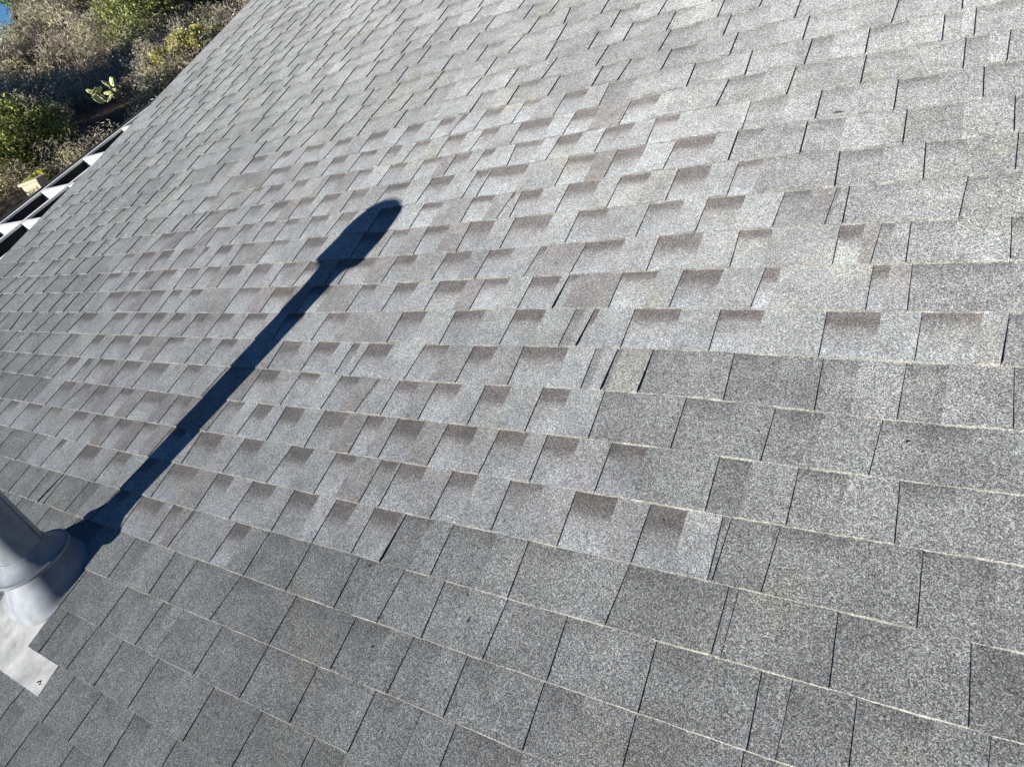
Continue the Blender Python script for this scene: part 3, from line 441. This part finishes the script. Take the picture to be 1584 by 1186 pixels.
def nail(u, v, r):
    def f(x, y, h): return W(u+x, v+y, fl_w(u, v)+h)
    b.lathe([(r, 0), (r*.9, .0016), (r*.4, .0026), (.0001, .003)], 14, f)
nail(2.392, -1.492, .004); nail(2.386, -1.4985, .003); nail(2.402, -1.4965, .0032)
b.build('nail_head', M_TAR, flue, smooth=True)
b = MB()                              # cap
b.lathe([(R, H1-.03), (R+.012, H1-.01), (.118, H1+.0), (.137, H1+.004), (.139, H1+.012), (.136, H1+.045), (.134, H1+.09), (.127, H1+.12), (.109, H1+.145), (.076, H1+.165), (.03, H1+.174), (.0005, H1+.175)], 64, axis)
b.build('vent_cap', M_PAINT, flue, smooth=True)
# ------------------------------------------------------------------ patio cover beyond the rake
pat = thing('patio_cover', 'white slatted patio cover with dark openings beside the roof edge', 'patio cover', (-6.5, 1.2, -4.2))
pz = lambda y: .252+.185*(y-1.0)
lb = MB()
def beam(xa, xb, ya, yb2, top, dep, name, m_=M_WHITE):
    q = MB()
    def f(x, y, h): return (x, y, pz(y)+top+h)
    n = 1
    q.box((xa, ya, -dep), (xb, yb2, 0), fn=f); return q.build(name, m_, pat)
Y0, Y1 = -1.2, 5.6
beam(-7.075, -7.048, Y0, Y1, .012, .05, 'gutter_edge', M_TRIM)
for xa in (-7.045, -6.53, -5.99):
    beam(xa, xa+.045, Y0, Y1, .0, .018, 'cap_board'); beam(xa+.004, xa+.041, Y0, Y1, -.0185, .27, 'beam', M_SHADE)  # beam sides below the white caps painted dark as shade
for i in range(14):
    y = Y0+.15+i*.5
    for xa, xb in ((-6.998, -6.532), (-6.478, -5.992)):
        beam(xa-.001, xb+.001, y, y+.045, -.003, .26, 'rafter')
beam(-6.998, -5.992, Y0, Y1, -.29, .02, 'shade_panel', M_SHADE)  # added dark sheet standing for the shade below the openings
for x, y in ((-7.02, Y0+.06), (-7.02, Y1-.06)):
    q = MB(); q.box((x-.05, y-.05, -4.2), (x+.05, y+.05, pz(y)-.162)); q.build('post', M_WHITE, pat)
# ------------------------------------------------------------------ hillside
AX = Vector((-.862, .507, 0)).normalized(); BX = Vector((AX.y*-1, AX.x, 0))*-1   # away, right
def ter(s, r):
    h = -4.2
    if s > 9: t = min(1, (s-9)/3.0); h = -4.2 + 4.0*(t*t*(3-2*t))
    if s > 12.5: h += (s-12.5)*.205 if s < 33 else 20.5*.205 + (s-33)*.03 - max(0, s-38)*.12
    if s > 12: h += (.16*math.sin(s*.9+r*.5)+.12*math.sin(r*1.3+s*.3))*min(1, max(0, (30-s)/8))
    h -= .62*max(0, -r-.75)*min(1, max(0, (s-22)/9))
    return max(h, -30)
def PT(s, r, h=0): return Vector((CAM.x, CAM.y, 0)) + AX*s + BX*r + Vector((0, 0, ter(s, r)+h))
ss = list(np.concatenate([[-900, -300, -100, -40, -15, 0, 5, 8], np.arange(9, 42, .5), [45, 50, 60, 80, 120, 200, 400, 900]]))
rr_ = list(np.concatenate([[-900, -300, -120, -60, -30, -20], np.arange(-14, 24, .75), [26, 32, 45, 70, 140, 400, 900]]))
g = bpy.data.meshes.new('hillside'); V = [tuple(PT(float(s), float(r))) for s in ss for r in rr_]; nr = len(rr_)
g.from_pydata(V, [], [(i*nr+j, i*nr+j+1, (i+1)*nr+j+1, (i+1)*nr+j) for i in range(len(ss)-1) for j in range(nr-1)])
M_SOIL = plain('dry_soil', (0.085, 0.065, 0.05), 0.95, 0, 0.35, 1.5, 0.1, 0.6, 8)
g.materials.append(M_SOIL)
for p in g.polygons: p.use_smooth = True
go = bpy.data.objects.new('hillside', g); scene.collection.objects.link(go); go['kind'] = 'structure'
# leaf clouds -------------------------------------------------------
def leaves(centres, size, cols, aspect=1.8, up=0.0, seed=0):
    """centres Nx3 -> one leaf quad at each point, random attitude"""
    r = np.random.default_rng(seed); n = len(centres)
    a = r.normal(size=(n, 3)); a[:, 2] += up*np.sign(a[:, 2]+1e-6)*2; a /= np.linalg.norm(a, axis=1)[:, None]
    b = r.normal(size=(n, 3)); b -= (b*a).sum(1)[:, None]*a; b /= np.linalg.norm(b, axis=1)[:, None]
    L = (size*r.uniform(.6, 1.4, n))[:, None]; A = a*L*.5; B = b*L/aspect*.5
    v = np.stack([centres-A, centres+B-A*.2, centres+A, centres-B-A*.2], 1).reshape(-1, 3)
    f = np.arange(4*n).reshape(n, 4)
    c = np.repeat(cols, 4, 0)
    return v, f, c
def cloud_mesh(name, parts, m_, parent=None):
    vs, fs, cs, o = [], [], [], 0
    for v, f, c in parts: vs.append(v); fs.append(f+o); cs.append(c); o += len(v)
    v = np.concatenate(vs); f = np.concatenate(fs); c = np.concatenate(cs)
    me = bpy.data.meshes.new(name); me.vertices.add(len(v)); me.vertices.foreach_set('co', v.astype(np.float32).ravel())
    me.loops.add(f.size); me.loops.foreach_set('vertex_index', f.ravel().astype(np.int32))
    me.polygons.add(len(f)); me.polygons.foreach_set('loop_start', np.arange(0, f.size, 4, dtype=np.int32)); me.polygons.foreach_set('loop_total', np.full(len(f), 4, np.int32))
    at = me.color_attributes.new('Col', 'FLOAT_COLOR', 'POINT'); a = np.ones((len(v), 4), np.float32); a[:, :3] = c; at.data.foreach_set('color', a.ravel())
    me.materials.append(m_); me.update(calc_edges=True); me.validate()
    ob = bpy.data.objects.new(name, me); scene.collection.objects.link(ob)
    if parent: ob.parent = parent; ob.matrix_parent_inverse = Matrix.Translation(-parent.location)
    return ob
M_LEAF = leaf_mat('leaves', (1, 1, 1)); M_DRY = leaf_mat('dry_twigs', (1, 1, 1), .8, .4)
M_BARK = plain('bark', (0.10, 0.08, 0.06), 0.9, 0, .3, 10, .2)
def crown_pts(c, rad, n, nclump, seed, squash=.8, spread=.3):
    r = np.random.default_rng(seed)
    d = r.normal(size=(nclump, 3)); d /= np.linalg.norm(d, axis=1)[:, None]
    cc = d*(r.uniform(.35, 1.0, nclump)**.6)[:, None]*np.array(rad)
    cr = r.uniform(.6, 1.35, nclump)*spread*min(rad)
    idx = r.integers(0, nclump, n)
    p = cc[idx] + r.normal(size=(n, 3))*(cr[idx]*.55)[:, None]*np.array([1, 1, squash])
    tint = r.uniform(.75, 1.25, nclump)[idx]*r.uniform(.7, 1.3, n)
    return p+np.array(c), tint, cc+np.array(c)
def limb(mb, p, q, ra, rb, seg=6):
    p, q = Vector(p), Vector(q); d = (q-p).normalized(); x = d.orthogonal().normalized(); y = d.cross(x)
    n = len(mb.v)
    for c, r in ((p, ra), (q, rb)):
        for k in range(seg):
            a = 2*math.pi*k/seg; mb.v.append(tuple(c+x*math.cos(a)*r+y*math.sin(a)*r)); mb.c.append((1, 1, 1))
    for k in range(seg): mb.f.append((n+k, n+(k+1) % seg, n+seg+(k+1) % seg, n+seg+k)); mb.mi.append(0)
def bush(name, label, cat, s, r, rad, hc, n, nclump, leaf, col, colb, seed, trunk=.05, group=None, aspect=1.8, spread=.3, partn='foliage'):
    base = PT(s, r, 0); t = thing(name, label, cat, base, group)
    c = base + Vector((0, 0, hc))
    p, tint, cc = crown_pts(c, rad, n, nclump, seed, spread=spread)
    gz = np.clip((np.random.default_rng(seed+5).uniform(0, 1, n)), 0, 1)[:, None]
    cols = (np.array(col)*(1-gz)+np.array(colb)*gz)*tint[:, None]
    cloud_mesh(partn, [leaves(p, leaf, cols, aspect, seed=seed+1)], M_LEAF, t)
    mb = MB()
    mid = base+Vector((0, 0, hc*.45)); limb(mb, base-Vector((0, 0, .2)), mid, trunk, trunk*.7)
    for q in cc[:10]: limb(mb, mid, Vector(q), trunk*.6, trunk*.15)
    mb.build('trunk', M_BARK, t, smooth=True)
    return t
# pixel table (for orientation): u from tan; positions are in hillside coordinates (s away, r right)
GREEN, GREENL = (.06, .10, .025), (.36, .35, .10)
OLIVE, OLIVEL = (.09, .11, .04), (.30, .30, .11)
YEL, YELL = (.30, .29, .07), (.50, .46, .20)
bush('tree', 'leafy green tree at far left lit yellow by the sun, beside the patio cover', 'tree', 14.2, -1.78, (.85, .85, .60), .42, 22000, 110, .05, GREEN, GREENL, 21, .08)
bush('bush', 'large rounded green bush at the top of the brush slope', 'bush', 19.8, 1.5, (1.05, 1.0, .85), .55, 20000, 90, .06, GREEN, OLIVEL, 22, .06)
bush('bush', 'dark green bush on the skyline next to the blue corner', 'bush', 31.0, -.55, (1.2, 1.0, .75), .55, 11000, 70, .09, (.04, .08, .025), (.15, .22, .06), 23, .06)
bush('bush', 'olive bush right behind the roof edge at the top', 'bush', 20.2, 3.3, (1.1, .8, .8), .45, 14000, 70, .06, OLIVE, OLIVEL, 24, .06)
bush('bush', 'low yellow-green bush along the roof edge', 'bush', 15.7, 1.62, (.55, .8, .28), .26, 16000, 60, .045, YEL, YELL, 25, .03)
bush('bush', 'small bright yellow-green bush above the pale stone pier', 'bush', 13.1, -1.62, (.22, .22, .16), .12, 3000, 20, .035, YEL, (.5, .52, .10), 26, .02)
bush('bush', 'small olive bush on the crest at the left', 'bush', 27.0, -1.25, (.6, .6, .35), .2, 5000, 30, .07, OLIVE, OLIVEL, 27, .03)
bush('tree', 'tall tree left of the view whose shade falls over the brush slope', 'tree', 16.6, -7.7, (2.1, 1.8, 1.15), 1.3, 34000, 120, .13, GREEN, GREENL, 28, .14)
# dry brush: nobody could count it
r_ = np.random.default_rng(5)
nc = 1500; per = 420
cs_ = 11.3+28*r_.uniform(0, 1, nc)**1.15; cr_ = cs_*r_.uniform(-.32, .38, nc)
ch = r_.uniform(.18, .5, nc)*(.7+cs_/50); cw = r_.uniform(.18, .48, nc)*(.7+cs_/40); ct = r_.uniform(.5, 1.5, nc); chue = r_.uniform(0, 1, nc)
pts, cols = [], []
for i in range(nc):
    q = r_.normal(size=(per, 3)); q /= np.linalg.norm(q, axis=1)[:, None]; q *= (r_.uniform(.3, 1, per)**.5)[:, None]
    if cs_[i] > 25 and cr_[i]/cs_[i] < -.044: continue
    if 22 < cs_[i] < 29 and -.002 < cr_[i]/cs_[i] < .04: continue
    if abs(cs_[i]-15.0) < .8 and abs(cr_[i]+.16) < .4: continue
    if abs(cs_[i]-12.2) < 1.0 and abs(cr_[i]+1.62) < .5: continue
    b_ = PT(cs_[i], cr_[i])
    P_ = np.array(b_)+q*np.array([cw[i], cw[i], ch[i]])+np.array([0, 0, ch[i]*.5])
    k_ = chue[i]
    c_ = np.array((.33, .275, .235))*(1-k_)+np.array((.27, .26, .16))*k_
    if k_ > .95: c_ = np.array((.5, .44, .26))
    pts.append(P_); cols.append(c_[None]*ct[i]*r_.uniform(.7, 1.3, (per, 1)))
pts = np.concatenate(pts); dist = np.linalg.norm(pts-np.array(CAM), axis=1); cols = np.concatenate(cols)
br = cloud_mesh('dry_brush', [leaves(pts, .0046*dist, cols, 5.0, seed=9)], M_DRY); br['kind'] = 'stuff'
br['label'] = 'grey brown dry brush covering the hillside'
# prickly pear
base = PT(15.4, -.16, .06); ca = thing('prickly_pear', 'pale yellow-green prickly pear cactus amid dry brush near the roof edge', 'cactus', base)
M_PAD = plain('cactus_pad', (.40, .41, .20), .7, 0, .15, 20)
rc = random.Random(4)
def pad(c, nrm, upv, L, wd, th=.02):
    mb = MB(); n_ = Vector(nrm).normalized(); u_ = (Vector(upv)-Vector(upv).dot(n_)*n_).normalized(); s_ = n_.cross(u_)
    def f(x, y, h):
        return tuple(Vector(c)+u_*(y*L/2+L/2)+s_*(x*wd/2)+n_*h)
    mb.lathe([(.001, th*.5), (.6, th*.45), (.9, th*.3), (1, 0), (.9, -th*.3), (.6, -th*.45), (.001, -th*.5)], 14, f)
    mb.build('pad', M_PAD, ca, smooth=True); return Vector(c)+u_*L*.92
for i in range(6):
    a = rc.uniform(0, 6.28); d0 = Vector((math.cos(a)*.5, math.sin(a)*.5, 1))
    tip = pad(base+Vector((math.cos(a)*.12, math.sin(a)*.12, .08)), (rc.uniform(-1, 1), rc.uniform(-1, 1), .2), d0, .22, .13)
    for q in range(2):
        pad(tip, (rc.uniform(-1, 1), rc.uniform(-1, 1), .4), d0+Vector((rc.uniform(-1, 1), rc.uniform(-1, 1), rc.uniform(-.2, .6))), .18, .11)
# straw-coloured grass clump
def clump(name, label, s, r, n, L, col, seed):
    rg = random.Random(seed); b0 = PT(s, r); t = thing(name, label, 'grass clump', b0); mb = MB()
    for i in range(n):
        a = rg.uniform(0, 6.283); tl = rg.uniform(.2, 1.1); l = L*rg.uniform(.6, 1.1); w = .012
        d = Vector((math.cos(a)*tl, math.sin(a)*tl, 1)).normalized(); sd = Vector((-math.sin(a), math.cos(a), 0))*w
        p0 = b0+Vector((rg.uniform(-.1, .1), rg.uniform(-.1, .1), 0)); p1 = p0+d*l*.6; p2 = p1+(d+Vector((0, 0, -.6-tl*.5))).normalized()*l*.5
        g_ = rg.uniform(.7, 1.3); c = tuple(x*g_ for x in col)
        mb.quad(p0-sd, p0+sd, p1+sd, p1-sd, (c,)*4); mb.quad(p1-sd, p1+sd, p2+sd*.2, p2-sd*.2, (c,)*4)
    mb.build('blades', M_DRY, t, col=True)
clump('grass_clump', 'straw yellow clump of long grass between the dark green bushes', 27.5, .55, 600, .9, (.5, .42, .22), 3)
# pale stone box with a cap
bb = PT(12.6, -1.66, 0); sb = thing('stone_pier', 'pale stone garden pier with flat cap just past the patio cover', 'stone pier', bb)
def rot(x, y, z): a = .5; return (bb.x+x*math.cos(a)-y*math.sin(a), bb.y+x*math.sin(a)+y*math.cos(a), bb.z+z)
M_STONE = plain('pale_stone', (.42, .36, .25), .85, 0, .15, 9, .2, .3, 60)
q = MB(); q.box((-.14, -.11, -.5), (.14, .11, .26), fn=rot); q.build('pier_body', M_STONE, sb)
q = MB(); q.box((-.165, -.135, .263), (.165, .135, .30), fn=rot); q.build('cap_stone', M_STONE, sb)
